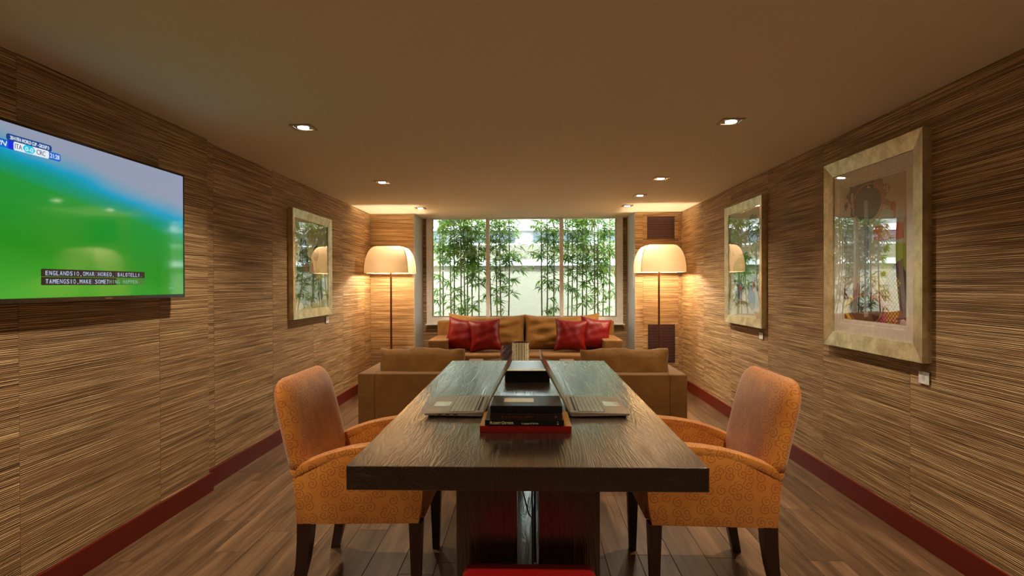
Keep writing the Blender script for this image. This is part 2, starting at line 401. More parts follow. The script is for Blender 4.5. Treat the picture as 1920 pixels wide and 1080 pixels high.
# ------------------------------------------------------------------ garden
gd = MB().box(-6, 6, YW+.12, 14, .2, .45).build('garden_bed', M['soil']); struct(gd, 'raised planting bed outside the window')
gw = thing('garden_wall', 'pale rendered garden wall behind the bamboo', 'wall', (0, 9.8, 0))
MB().box(-5, 5, 0, .25, .4, 1.49).build('wall_face', M['beige'], gw)
MB().box(-5, 5, .03, .25, 1.49, 1.59).build('wall_band', M['tan'], gw)
MB().box(-5, 5, -.06, .3, 1.59, 1.69).build('ledge', M['bright'], gw, label='bright white ledge')
MB().box(-5, 5, .10, .35, 1.69, 1.95).build('upper_band', M['tan'], gw)
bd = thing('building', 'white building with banded windows beyond garden wall', 'building', (0, 12.5, 0))
MB().box(-8, 8, .1, .6, .44, 7).build('facade', M['facade'], bd)
for k in range(9): MB().box(-8, 8, -.05, .12, 2.02+k*.42, 2.16+k*.42).build('band', M['bright'], bd)
for k in range(5):
    for j in range(-4, 4):
        wdw = MB().box(j*1.6+.1, j*1.6+1.3, .04, .11, 2.2+k*.84, 2.42+k*.84).build('window', M['pane'], bd)
def stem_leaf(bm, p, d, L, W):
    side = d.cross(Vector((0, 0, 1)))
    if side.length < .05: side = Vector((1, 0, 0))
    side = (side.normalized()+Vector((random.uniform(-.5, .5), random.uniform(-.5, .5), random.uniform(-.7, .7)))).normalized()
    side = (side-d*side.dot(d)).normalized()
    dr = Vector((0, 0, -L*random.uniform(.10, .34)))
    a = bm.verts.new(p); m1 = p+d*L*.35+dr*.15; m2 = p+d*L*.7+dr*.5
    b1, b2 = bm.verts.new(m1+side*W/2), bm.verts.new(m1-side*W/2)
    c1, c2 = bm.verts.new(m2+side*W*.36), bm.verts.new(m2-side*W*.36); e = bm.verts.new(p+d*L+dr)
    bm.faces.new((a, b1, b2)); bm.faces.new((b1, c1, c2, b2)); bm.faces.new((c1, e, c2))
ORD = ['first', 'second', 'third', 'fourth', 'fifth', 'sixth', 'seventh', 'eighth', 'ninth', 'tenth', 'eleventh', 'twelfth']
culms = [('left window pane', [829, 835, 850.5, 856, 869, 875, 881, 889, 902]), ('middle window pane', [926, 937.5, 944, 956.5, 1020, 1029, 1041]),
         ('right window pane', [1067, 1074, 1084, 1095, 1102, 1118, 1124, 1132, 1144])]
def bamboo(x, y, h, label, dens):
    t = thing('bamboo', label, 'bamboo', (x, y, .45), random.random()*6, 'bamboo stems outside the window')
    lx = random.uniform(-.02, .02); zs = [h*k/12 for k in range(13)]
    s = MB(); s.tube([(lx*math.sin(z*1.5), lx*z, z) for z in zs], [.012*(1-.55*z/h) for z in zs], 7)
    for k in range(1, 12): s.tube([(lx*math.sin(zs[k]*1.5), lx*zs[k], zs[k]-.006), (lx*math.sin(zs[k]*1.5), lx*zs[k], zs[k]+.006)], .0145*(1-.55*zs[k]/h), 7)
    s.build('culm', M['culm'], t, smooth=True)
    bm = bmesh.new(); tw = MB(); z = .42
    while z < h:
        upper = min(1, max(.14, (z-.5)/.75)); nt = 1 if random.random() > upper else 2+int(random.random()*1.6)
        if random.random() < .35+dens*upper:
            for q in range(nt):
                a = random.random()*2*PI; L = random.uniform(.10, .26)*(.7+.5*upper); el = random.uniform(.25, .9)
                d = Vector((math.cos(a)*math.cos(el), math.sin(a)*math.cos(el), math.sin(el)))
                p0 = Vector((0, 0, z)); p1 = p0+d*L*.6; p2 = p0+d*L+Vector((0, 0, -.12*L))
                tw.tube([p0, p1, p2], [.003, .002, .001], 4, False)
                for w, base in ((6, p1), (9, p2)):
                    for i in range(w):
                        aa = a+random.uniform(-1.7, 1.7); ee = random.uniform(-.75, .55)
                        dd = Vector((math.cos(aa)*math.cos(ee), math.sin(aa)*math.cos(ee), math.sin(ee)))
                        stem_leaf(bm, base.copy(), dd, random.uniform(.09, .165), random.uniform(.014, .023))
        z += random.uniform(.06, .12)
    tw.build('twigs', M['culm'], t)['kind'] = 'stuff'
    me = bpy.data.meshes.new('foliage'); bm.to_mesh(me); bm.free(); me.materials.append(M['leaf'])
    link('foliage', me, t)['kind'] = 'stuff'
for pane, xs in culms:
    for i, px in enumerate(xs):
        y = random.uniform(8.2, 8.75); x = (px-995.9)/1080*y*1.004
        d_ = .72 if 960 > px or px > 1010 else .4
        bamboo(x, y, random.uniform(1.85, 2.4), f'{ORD[i]} bamboo stem from the left outside the {pane}', d_)

# ------------------------------------------------------------------ ceiling downlights
def downlight(x, y, label, w=SPOT_W, grp='recessed ceiling downlights'):
    t = thing('downlight', label, 'downlight', (x, y, ZC), 0, grp)
    b = MB()
    for x0, x1, y0, y1 in ((-.06, .06, -.06, -.045), (-.06, .06, .045, .06), (-.06, -.045, -.045, .045), (.045, .06, -.045, .045)):
        b.box(x0, x1, y0, y1, -.007, 0)
    b.build('trim', M['alu'], t)
    MB().box(-.045, .045, -.045, .045, -.003, 0).build('recess', M['blackmat'], t)  # flat black plate painting the shadow gap round the lens; no hole
    MB().lathe([(.030, -.008), (.030, -.003)], n=20).build('lens', M['dl'], t)
    ld = bpy.data.lights.new('spot', 'SPOT'); ld.energy = w; ld.color = WARM; ld.spot_size = math.radians(125); ld.spot_blend = .85; ld.shadow_soft_size = .03
    lo = bpy.data.objects.new('spot_beam', ld); C.objects.link(lo); lo.parent = t; lo.location = (0, 0, -.012)
DL = [(-1.28, 3.244, 'nearest left downlight above the television end'), (-1.28, 5.0, 'left downlight above the left armchair'), (-1.27, 6.72, 'left downlight nearest the left floor lamp'),
      (1.12, 3.227, 'nearest right downlight level with the large picture'), (1.123, 4.94, 'second right downlight above the right armchair'),
      (1.126, 5.877, 'third right downlight between two others'), (1.128, 6.648, 'right downlight nearest the right floor lamp')]
for x, y, l in DL: downlight(x, y, 'square recessed '+l+', lit')
for x, y in ((-1.28, 1.45), (1.12, 1.45), (-1.28, -.4), (1.12, -.4)):
    downlight(x, y, 'square recessed downlight '+('beside' if y > 0 else 'behind')+' the camera on the '+('television' if x < 0 else 'picture')+' side', SPOT_W*(1.5 if y > 0 else .4), 'downlights behind the camera')

def added_uplight(x, y, label):  # invented lamp, out of view, added to brighten ceiling and room
    t = thing('added_uplight', label, 'lamp', (x, y, 0), 0, 'added fill lights behind the camera')
    MB().lathe([(.14, 0), (.14, .015), (.02, .02)], n=28).build('base', M['bronze'], t); MB().tube([(0, 0, .015), (0, 0, 1.55)], .012, 12).build('pole', M['bronze'], t)
    MB().lathe([(.02, 1.54), (.12, 1.58), (.17, 1.65), (.165, 1.65), (.115, 1.59), (.02, 1.55)], n=28).build('bowl', M['bronze'], t, True)
    ld = bpy.data.lights.new('added_fill', 'POINT'); ld.energy = FILL_W; ld.color = WARM; ld.shadow_soft_size = .05
    lo = bpy.data.objects.new('fill_point', ld); C.objects.link(lo); lo.parent = t; lo.location = (0, 0, 1.63)
added_uplight(-1.3, -.9, 'unseen fill light added behind the camera on the television side')
added_uplight(1.3, -.9, 'unseen fill light added behind the camera on the picture side')

# ------------------------------------------------------------------ dining table
tb = thing('dining_table', 'long dark wenge dining table with thick slab top', 'table', (-.01, 2.73, 0))
MB().box(-.507, .507, -1.125, 1.125, .692, .76, .0025).build('tabletop', M['wenge'], tb)
for s in (-1, 1):
    for x0, x1 in ((-.213, -.028), (.036, .221)):
        MB().box(x0, x1, s*.95-.045, s*.95+.045, .03, .692, .003).build('leg_panel', M['wenge_v'], tb)
MB().box(-.24, .24, -1.0, 1.0, 0, .045, .004).build('base_plate', M['wenge'], tb)
b = MB(); b.tube([(-.02, -.85, .66), (-.015, -.6, .5), (.005, -.3, .30), (.02, .1, .12), (.03, .4, .055)], .003, 6)
b.tube([(.018, -.5, .69), (.02, -.5, .3), (.022, -.5, .05)], .004, 6); b.tube([(.03, -.2, .69), (.033, -.2, .05)], .006, 6)
b.build('power_cable', M['blackmat'], tb, smooth=True)

# ------------------------------------------------------------------ dining chairs
def make_chair(label):
    t = thing('dining_chair', label, 'chair', (-.675, 2.525, 0), 0, 'orange dining armchairs at the table')
    MB().box(-.22, .235, -.20, .20, .335, .47, .02, 3).build('seat', M['swirl'], t, True, sharp=40)
    MB().box(.20, .25, -.205, .205, .325, .445, .008, 2).build('front_rail', M['swirl'], t, True, sharp=40)
    top = [(-.268, .528), (-.235, .548), (-.195, .568), (-.15, .586), (-.10, .602), (-.04, .617), (.03, .628), (.10, .634), (.17, .636), (.225, .632), (.255, .615), (.262, .585)]
    for s in (-1, 1):
        prof = [(-.252, .318), (.236, .326), (.25, .40), (.262, .56)]+[(x, z-.018) for x, z in top[::-1]]
        y0, y1 = sorted((s*.205, s*.268))
        a = MB().prism(prof, 'y', y0, y1, .007, 2).build('arm', M['swirl'], t, True, sharp=35)
        # rounded pad along the top of the arm
        m = MB(); n = 10; rings = []
        for i, (x, z) in enumerate(top):
            ring = []
            for k in range(n):
                q = 2*PI*k/n; w = .036+.003*math.sin(i); e = .55
                cy = math.copysign(abs(math.cos(q))**e, math.cos(q))*w; cz = math.copysign(abs(math.sin(q))**e, math.sin(q))*.020
                dx, dz = (top[min(i+1, 11)][0]-top[max(i-1, 0)][0], top[min(i+1, 11)][1]-top[max(i-1, 0)][1]); L = math.hypot(dx, dz)
                ring.append(m.bm.verts.new((x-dz/L*cz, s*.2365+cy, z-.012+dx/L*cz)))
            rings.append(ring)
        for r1, r2 in zip(rings, rings[1:]):
            for k in range(n): m.bm.faces.new((r1[k], r1[(k+1) % n], r2[(k+1) % n], r2[k]))
        m.bm.faces.new(rings[0][::-1]); m.bm.faces.new(rings[-1])
        m.build('arm_pad', M['swirl'], a, True, sharp=50)
    # backrest: grid of a rounded outline, padded, leaning back
    H0, H1, W = .355, .888, .275
    NU, NV = 20, 22; bm = bmesh.new(); g = {}
    def half(z):
        w = W if z > .535 else .2+(.075)*max(0, min(1, (z-.49)/.045))
        rr = .085
        if z > H1-rr: q = (z-(H1-rr))/rr; w -= rr*(1-math.sqrt(max(0, 1-q*q)))
        return w
    for j in range(NV+1):
        q = j/NV; z = H0+(H1-H0)*(1-(1-q)**1.35); w = half(z)
        for i in range(NU+1):
            u = -1+2*i/NU; u = math.copysign(1-(1-abs(u))**1.5, u)
            eu = (1-abs(u)**5)**.5 if abs(u) < 1 else 0; ev = min(1, max(0, (1-(max(0, (z-H0)/(H1-H0)))**9))**.5)
            th = .052*eu*ev; mid = -.235-.235*(z-.45)
            dome = .010*(1-u*u)
            g[i, j, 0] = bm.verts.new((mid+th+dome, u*w, z)); g[i, j, 1] = bm.verts.new((mid-th*.9-.002, u*w, z))
    for j in range(NV):
        for i in range(NU):
            for k in (0, 1): bm.faces.new([g[i, j, k], g[i+1, j, k], g[i+1, j+1, k], g[i, j+1, k]])
    for j in range(NV):
        for i in (0, NU): bm.faces.new([g[i, j, 0], g[i, j, 1], g[i, j+1, 1], g[i, j+1, 0]])
    for i in range(NU):
        for j in (0, NV): bm.faces.new([g[i, j, 0], g[i+1, j, 0], g[i+1, j, 1], g[i, j, 1]])
    m = MB(); m.bm.free(); m.bm = bm; bmesh.ops.remove_doubles(bm, verts=bm.verts[:], dist=1e-5)
    m.build('backrest', M['swirl'], t, True, sharp=60)
    for s in (-1, 1):
        MB().taper((.222, s*.243, 0), .0155, (.222, s*.240, .33), .026).build('leg', M['leg'], t)
        m = MB(); pts = [(-.268, 0, .018), (-.252, .08, .020), (-.236, .16, .0235), (-.226, .25, .027), (-.222, .33, .029)]
        for (xa, za, ha), (xb, zb, hb) in zip(pts, pts[1:]):
            m.taper((xa, s*.238, za), ha, (xb, s*.238, zb), hb)
        bmesh.ops.remove_doubles(m.bm, verts=m.bm.verts[:], dist=1e-5)
        m.build('leg', M['leg'], t)
    return t
ch = make_chair('orange swirl-patterned upholstered armchair at the left side of the table')
c2 = copy_tree(ch); c2.location = (.712, 2.525, 0); c2.rotation_euler = (0, 0, PI)
c2['label'] = 'orange swirl-patterned upholstered armchair at the right side of the table'

# stool
st = thing('stool', 'red leather stool pushed under the near end of the table', 'stool', (-.003, 1.49, 0))
MB().box(-.19, .19, -.19, .19, .36, .462, .030, 4).build('seat', M['leather'], st, True, sharp=60)
MB().box(-.175, .175, -.175, .175, .32, .36, .004).build('frame', M['leg'], st)
for a in (-1, 1):
    for b_ in (-1, 1): MB().taper((a*.15, b_*.15, 0), .014, (a*.15, b_*.15, .32), .02).build('leg', M['leg'], st)

# ------------------------------------------------------------------ soft seating
def pillow(w, h, t, pinch=.10, n=18, wr=.006, seed=0, sag=0):
    rnd = random.Random(seed); ph = [rnd.uniform(0, 6) for _ in range(8)]
    m = MB(); bm = m.bm; g = {}
    for j in range(n+1):
        for i in range(n+1):
            u = -1+2*i/n; v = -1+2*j/n
            U = math.copysign(1-(1-abs(u))**1.25, u); V = math.copysign(1-(1-abs(v))**1.25, v)
            x = U*w/2*(1-pinch*(1-V*V)); z = V*h/2*(1-pinch*(1-U*U))
            th = t/2*((1-U**4)*(1-V**4))**.62
            z -= sag*(1-U*U)*max(0, V)
            rip = wr*(math.sin(9*U+5*V+ph[0])+math.sin(4*U-11*V+ph[1])+.7*math.sin(17*U*V+ph[2]))*max(0, (1-U**6)*(1-V**6))
            rip2 = wr*.8*math.sin(13*math.atan2(V, U)+ph[3])*(U*U+V*V)*.5*(1-U**8)*(1-V**8)
            for k, s in ((0, -1), (1, 1)): g[i, j, k] = bm.verts.new((x, s*(th+(rip+rip2)*(.9 if th > 1e-4 else 0)), z))
    for j in range(n):
        for i in range(n):
            for k in (0, 1): bm.faces.new([g[i, j, k], g[i+1, j, k], g[i+1, j+1, k], g[i, j+1, k]])
    bmesh.ops.remove_doubles(bm, verts=bm.verts[:], dist=2e-4)
    return m
def box_cushion(w, h, t, seed=0, r=.05):
    """slab cushion with slumped, puckered top edge; x width, y thickness, z height"""
    rnd = random.Random(seed); ph = [rnd.uniform(0, 6) for _ in range(4)]
    m = MB(); m.box(-w/2, w/2, -t/2, t/2, -h/2, h/2); bmesh.ops.subdivide_edges(m.bm, edges=m.bm.edges[:], cuts=11, use_grid_fill=True)
    for v in m.bm.verts:
        x, y, z = v.co; U, Y_, Z = 2*x/w, 2*y/t, 2*z/h
        bul = (1-U**6)*(1-Z**6); y2 = y*(.62+.45*max(0, bul)**.5)
        z2 = z*(1-.02*U*U)+.007*math.sin(5*U+ph[0])+.004*math.sin(13*U+ph[1])-(.012*(1-Y_*Y_ < .1))
        x2 = x*(1-.012*(1-Z*Z))+.003*math.sin(9*Z+ph[2])
        y2 += .005*math.sin(7*U+4*Z+ph[3])
        v.co = (x2, y2, z2)
    return m
def armchair(label, x0, x1, y0, y1, cx0, cx1, seed):
    cx = (x0+x1)/2; w = (x1-x0)/2; d = y1-y0
    t = thing('armchair', label, 'armchair', (cx, y0, 0), 0, 'low ochre armchairs facing the window')
    MB().box(-w+.125, w-.125, .0, .13, .06, .62, .010, 3).build('back', M['sofa'], t, True, sharp=40)
    for s in (-1, 1):
        a0, a1 = sorted((s*w, s*(w-.125))); MB().box(a0, a1, .0, d, .06, .62, .012, 3).build('arm', M['sofa'], t, True, sharp=40)
    MB().box(-w+.125, w-.125, .13, d-.02, .06, .28, .01, 2).build('base', M['sofa'], t, True, sharp=40)
    MB().box(-w+.13, w-.13, .14, d, .28, .43, .03, 3).build('seat_cushion', M['sofa_cush'], t, True, sharp=50)
    c = box_cushion(cx1-cx0, .36, .17, seed).build('back_cushion', M['sofa_cush'], t, True)
    c.location = ((cx0+cx1)/2-cx, .225, .60); c.rotation_euler = (math.radians(-6), 0, 0)
    for a in (-1, 1):
        for q in (.06, d-.06): MB().box(a*(w-.06)-.025, a*(w-.06)+.025, q-.025, q+.025, 0, .06).build('foot', M['leg'], t)
armchair('low boxy ochre armchair with loose back cushion, left of the two', -1.26, -.40, 4.19, 5.04, -1.14, -.50, 3)
armchair('low boxy ochre armchair with loose back cushion, right of the two', .262, 1.13, 4.15, 5.04, .39, 1.04, 9)

sf = thing('sofa', 'long ochre sofa under the window with two large back cushions', 'sofa', (-.05, 6.68, 0))
MB().box(-.92, .92, .02, .80, .06, .34, .012).build('base', M['sofa'], sf, True, sharp=40)
MB().box(-.915, .915, -.01, .62, .34, .455, .028, 3).build('seat_cushion', M['sofa'], sf, True, sharp=50)
for s in (-1, 1):
    a0, a1 = sorted((s*1.14, s*.92)); MB().box(a0, a1, .04, .75, .06, .62, .018, 3).build('arm', M['sofa'], sf, True, sharp=50)
MB().box(-1.14, 1.14, .75, .93, .06, .80, .022, 3).build('back', M['sofa'], sf, True, sharp=50)
for cx, sd in ((-.50, 5), (.455, 6)):
    c = pillow(.99 if cx < 0 else .97,   .46, .24, .05, 22, .010, sd, .035).build('back_cushion', M['sofa_cush'], sf, True); c.location = (cx+.01, .62, .675); c.rotation_euler = (math.radians(-14), math.radians(1 if cx < 0 else -1), 0)
for a in (-1, 1):
    for q in (.08, .87): MB().box(a*1.08-.03, a*1.08+.03, q-.03, q+.03, 0, .06).build('foot', M['leg'], sf)
P = [(-.82, 6.99, .665, 8, 12, 'leftmost, against the left arm of the sofa'), (-.535, 6.95, .655, -4, 21, 'second from left, leaning on the leftmost'),
     (.50, 6.95, .655, 3, 37, 'third from left, leaning on the rightmost'), (.80, 7.01, .670, 9, 44, 'rightmost, bright, tilted against the right arm')]
for i, (x, y, z, ry, sd, lab) in enumerate(P):
    o = pillow(.40, .40, .16, .12, 18, .0028, sd).build('cushion', M['red'], None, True); o.location = (x, y, z)
    o.rotation_euler = (math.radians(-15), math.radians(ry), math.radians((-8, 6, -4, 10)[i]))
    tag(o, 'square crimson satin scatter cushion, '+lab, 'cushion', 'red scatter cushions on the sofa')

# coffee table and vases
ct = thing('coffee_table', 'round pale lacquered coffee table between armchairs and sofa', 'table', (-.12, 5.62, 0))
MB().lathe([(.39, .465), (.42, .468), (.42, .497), (.415, .50)], n=48).build('tabletop', M['toptable'], ct, True, sharp=40)
MB().lathe([(.05, .03), (.045, .465)], n=20).build('pedestal', M['wenge_v'], ct, True, sharp=40)
MB().lathe([(.24, 0), (.24, .02), (.22, .03)], n=32).build('base', M['wenge_v'], ct, True, sharp=40)
v = thing('vase', 'cylindrical vase covered in woven cream strips with black lines', 'vase', (-.085, 5.55, .50))
MB().lathe([(.078, 0), (.078, .215), (.070, .215), (.070, .01)], n=32).build('body', M['seam'], v, True, sharp=40)
b = MB(); rn = random.Random(4); N = 18
for k in range(N):
    z = .002
    while z < .208:
        h = rn.uniform(.006, .014); q0, q1 = 2*PI*(k+.07)/N, 2*PI*(k+.93)/N; rr = .0795+rn.uniform(0, .0035); z1 = min(z+h, .214)
        pa = [(rr*math.cos(q), rr*math.sin(q)) for q in (q0, q1)]; pb = [(.077*math.cos(q), .077*math.sin(q)) for q in (q0, q1)]
        V = [b.bm.verts.new((p[0], p[1], zz)) for zz in (z, z1-.001) for p in (pa[0], pa[1], pb[1], pb[0])]
        for fc in ((0, 1, 5, 4), (4, 5, 6, 7), (0, 3, 2, 1), (1, 2, 6, 5), (3, 0, 4, 7)): b.bm.faces.new([V[i] for i in fc])
        z = z1
b.build('woven_strips', M['cream'], v)['kind'] = 'stuff'
b = MB()
for k in range(N): b.tube([(.081*math.cos(2*PI*k/N), .081*math.sin(2*PI*k/N), z) for z in (0, .215)], .0022, 5)
b.build('uprights', M['blackmat'], v)['kind'] = 'stuff'
v = thing('vase', 'rounded plum-brown faceted vase left of the woven one', 'vase', (-.205, 5.62, .50))
m = MB(); n = 28; rings = []
prof = [(.045, 0), (.066, .025), (.079, .06), (.083, .09), (.079, .125), (.068, .155), (.062, .172), (.056, .172), (.060, .15), (.070, .11), (.03, .02)]
for j, (r, z) in enumerate(prof):
    ring = []
    for k in range(n):
        q = 2*PI*k/n; dd = -.005 if (j < 6 and (k+2*(j % 2)) % 4 < 2) else 0
        ring.append(m.bm.verts.new(((r+dd)*math.cos(q), (r+dd)*math.sin(q), z)))
    rings.append(ring)
for a, b in zip(rings, rings[1:]):
    for k in range(n): m.bm.faces.new((a[k], a[(k+1) % n], b[(k+1) % n], b[k]))
m.bm.faces.new(rings[0][::-1]); m.bm.faces.new(rings[-1]); m.build('body', M['plum'], v)

# ------------------------------------------------------------------ floor lamps
def make_lamp(label, x, y):
    t = thing('floor_lamp', label, 'lamp', (x, y, 0), 0, 'floor lamps flanking the window')
    MB().lathe([(.15, 0), (.15, .012), (.14, .018), (.02, .02)], n=36).build('base', M['bronze'], t, True, sharp=40)
    MB().tube([(0, 0, .018), (0, 0, 1.44)], .0115, 14).build('pole', M['bronze'], t, True, sharp=50)
    Z0, Z1, hb, ht = 1.41, 1.725, .256, .140
    def hw(q): return ht+(hb-ht)*math.sqrt(max(0, 1-q**2.3))
    sh = None; n = 12; t_ = .0012
    b = MB()
    for k in range(4):
        a = k*PI/2; ca, sa = round(math.cos(a)), round(math.sin(a)); ra = []
        for j in range(n+1):
            q = 1-(1-j/n)**1.6; h = hw(q); z = Z0+(Z1-Z0)*q
            ra.append([b.bm.verts.new((ca*h-sa*h*s, sa*h+ca*h*s, z)) for s in (-1, -.5, 0, .5, 1)])
        for r1, r2 in zip(ra, ra[1:]):
            for i in range(4): b.bm.faces.new((r1[i], r1[i+1], r2[i+1], r2[i]))
    bmesh.ops.remove_doubles(b.bm, verts=b.bm.verts[:], dist=1e-5)
    sh = b.build('lamp_shade', M['shade'], t, True, sharp=40)
    for k in range(4):
        a = k*PI/2+PI/4; pts = []
        for j in range(n+1):
            q = 1-(1-j/n)**1.6; h = hw(q)+.001; pts.append((math.cos(a)*h*1.4142, math.sin(a)*h*1.4142, Z0+(Z1-Z0)*q))
        MB().tube(pts, .0026, 6).build('seam', M['seam'], sh, True)
    for z, h, nm in ((Z0, hb, 'lower_rim'), (Z1, ht, 'upper_rim')):
        MB().tube([(-h, -h, z), (h, -h, z), (h, h, z), (-h, h, z), (-h, -h, z)], .0025, 6).build(nm, M['shade'], sh)
    b = MB(); b.tube([(-ht, 0, 1.70), (ht, 0, 1.70)], .003, 6); b.tube([(0, 0, 1.43), (0, 0, 1.455)], .018, 12); b.build('socket', M['bronze'], t)
    MB().lathe([(.012, 1.455), (.026, 1.475), (.032, 1.50), (.026, 1.525), (.008, 1.535)], n=16).build('bulb', M['bulb'], t, True)
    return t
lp = make_lamp('tall floor lamp with domed linen shade left of the window', -1.655, 6.86)
l2 = copy_tree(lp); l2.location = (1.535, 6.86, 0); l2['label'] = 'tall floor lamp with domed linen shade right of the window, before vents'

# ------------------------------------------------------------------ vents
def vent(label, x0, x1, z0, z1, n, y):
    t = thing('air_vent', label, 'vent', ((x0+x1)/2, y, z0), 0, 'slatted air vents in the right pier')
    w = (x1-x0)/2; h = z1-z0
    MB().box(-w, w, -.004, .0, 0, h).build('backing', M['blackmat'], t)
    me = MB().box(-w+.003, w-.003, -.012, -.004, -.0022, .0022).mesh('slat'); me.materials.append(M['slat'])
    for k in range(n): link('slat', me, t).location = (0, 0, h*(k+.5)/n)
    b = MB(); b.box(-w-.004, -w, -.012, 0, -.004, h+.004).box(w, w+.004, -.012, 0, -.004, h+.004); b.build('edge_trim', M['blackmat'], t)
vent('dark slatted air vent high on the right pier above the lamp', 1.481, 1.808, 1.833, 2.113, 17, YE-.004)
vent('dark slatted air vent low on the right pier behind the lamp pole', 1.49, 1.809, .29, .766, 27, YE-.003)
t = thing('access_panel', 'narrow grey access panel set in right window reveal', 'panel', (NR, 7.45, 1.24))
MB().box(-.006, 0, -.12, .12, -.02, .30).build('door', M['reveal'], t); MB().box(-.009, -.006, -.02, .02, .13, .15).build('latch', M['alu'], t)

# ------------------------------------------------------------------ pictures
def art_base(t): return t.n('ShaderNodeTexCoord').outputs['UV']
def art(name, bgc, layers):
    """flat print: painted masks in picture coordinates 0..1"""
    t = NT(name); uv = t.n('ShaderNodeTexCoord').outputs['UV']
    nz = t.n('ShaderNodeTexNoise'); t.put(nz.inputs['Vector'], uv); nz.inputs['Scale'].default_value = 9; nz.inputs['Detail'].default_value = 5
    def warped(a):
        s = t.n('ShaderNodeVectorMath', operation='MULTIPLY_ADD'); t.put(s.inputs[0], nz.outputs['Color']); s.inputs[1].default_value = (a, a, 0)
        off = t.n('ShaderNodeVectorMath', operation='SUBTRACT'); t.put(off.inputs[0], uv); off.inputs[1].default_value = (a/2, a/2, 0)
        t.put(s.inputs[2], off.outputs[0]); sp = t.n('ShaderNodeSeparateXYZ'); t.put(sp.inputs[0], s.outputs[0]); return sp.outputs[0], sp.outputs[1]
    cur = bgc
    for (kind, cx, cy, rx, ry, wa, c, dots) in layers:
        x, y = warped(wa); ax = t.math('ABSOLUTE', t.math('DIVIDE', t.math('SUBTRACT', x, cx), rx)); ay = t.math('ABSOLUTE', t.math('DIVIDE', t.math('SUBTRACT', y, cy), ry))
        if kind == 'e': d = t.math('SQRT', t.math('ADD', t.math('MULTIPLY', ax, ax), t.math('MULTIPLY', ay, ay))); m = t.math('LESS_THAN', d, 1)
        elif kind == 'o': d = t.math('SQRT', t.math('ADD', t.math('MULTIPLY', ax, ax), t.math('MULTIPLY', ay, ay))); m = t.math('MULTIPLY', t.math('LESS_THAN', d, 1), t.math('GREATER_THAN', d, .93))
        else: m = t.math('LESS_THAN', t.math('MAXIMUM', ax, ay), 1)
        if dots:
            vo = t.n('ShaderNodeTexVoronoi'); mp = t.n('ShaderNodeMapping'); mp.inputs['Scale'].default_value = (dots, dots*1.5, 1); mp.inputs['Rotation'].default_value = (0, 0, .78)
            t.put(mp.inputs['Vector'], uv); t.put(vo.inputs['Vector'], mp.outputs[0]); vo.inputs['Scale'].default_value = 1; vo.inputs['Randomness'].default_value = 0
            m = t.math('MULTIPLY', m, t.math('LESS_THAN', vo.outputs['Distance'], .38))
        cur = t.mix(m, cur, c)
    t.set(cur, .6); return t.m
DK = srgb(46, 30, 24); YL = srgb(222, 186, 60); GR = srgb(150, 168, 44); RD = srgb(150, 24, 34); PK = srgb(206, 110, 140)
A1 = art('abstract_print_large', srgb(196, 180, 160), [
    ('e', .42, .86, .34, .16, .55, DK, 0), ('r', .78, .86, .25, .12, .2, srgb(214, 160, 120), 46), ('r', .45, .55, .5, .22, .12, srgb(176, 178, 168), 0),
    ('r', .75, .62, .22, .05, .05, srgb(196, 96, 76), 0), ('e', .86, .40, .22, .16, .12, GR, 0), ('e', .9, .2, .2, .2, .25, srgb(72, 44, 60), 0),
    ('e', .35, .10, .6, .16, .25, srgb(120, 26, 30), 0), ('e', .12, .08, .16, .10, .5, YL, 0), ('r', .62, .10, .22, .12, .3, RD, 0), ('e', .42, .84, .22, .12, .03, srgb(60, 48, 44), 0),
    ('o', .42, .84, .26, .15, 0, srgb(190, 120, 70), 0), ('e', .72, .16, .22, .20, .4, YL, 30), ('e', .55, .08, .2, .10, .3, PK, 30), ('e', .38, .07, .30, .10, .06, srgb(50, 18, 22), 0),
    ('o', .38, .08, .28, .11, 0, srgb(180, 100, 40), 0), ('e', .82, .79, .045, .03, 0, srgb(176, 40, 40), 0), ('r', .84, .69, .012, .10, 0, srgb(200, 60, 50), 0), ('r', .40, .45, .035, .42, .05, srgb(150, 150, 160), 0), ('r', .435, .45, .008, .42, .05, srgb(60, 120, 150), 0)])
A2 = art('abstract_print_middle', srgb(206, 200, 180), [
    ('e', .5, .45, .42, .16, .35, srgb(86, 140, 66), 0), ('e', .3, .24, .12, .10, .4, srgb(60, 70, 120), 0), ('e', .72, .22, .14, .12, .4, srgb(50, 80, 130), 0), ('e', .34, .26, .05, .04, .1, RD, 0),
    ('e', .78, .28, .06, .05, .1, srgb(170, 30, 50), 0), ('r', .5, .12, .4, .02, .2, srgb(150, 120, 90), 0), ('e', .75, .80, .16, .14, .2, srgb(120, 120, 110), 0), ('r', .82, .5, .02, .4, .1, srgb(170, 180, 180), 0)])
A3 = art('abstract_print_left', srgb(214, 208, 160), [
    ('e', .28, .62, .12, .20, .18, srgb(58, 66, 46), 0), ('e', .33, .42, .24, .22, .3, srgb(64, 76, 50), 0), ('e', .45, .24, .5, .18, .2, srgb(96, 112, 80), 0), ('e', .66, .66, .09, .09, .12, srgb(96, 60, 40), 0),
    ('e', .35, .47, .05, .045, .05, srgb(150, 60, 36), 0), ('r', .66, .48, .012, .12, .02, srgb(206, 150, 120), 0), ('r', .5, .12, .03, .14, .3, srgb(120, 124, 104), 0), ('r', .3, .12, .02, .14, .3, srgb(110, 114, 94), 0), ('e', .75, .38, .08, .06, .3, srgb(196, 186, 60), 0)])
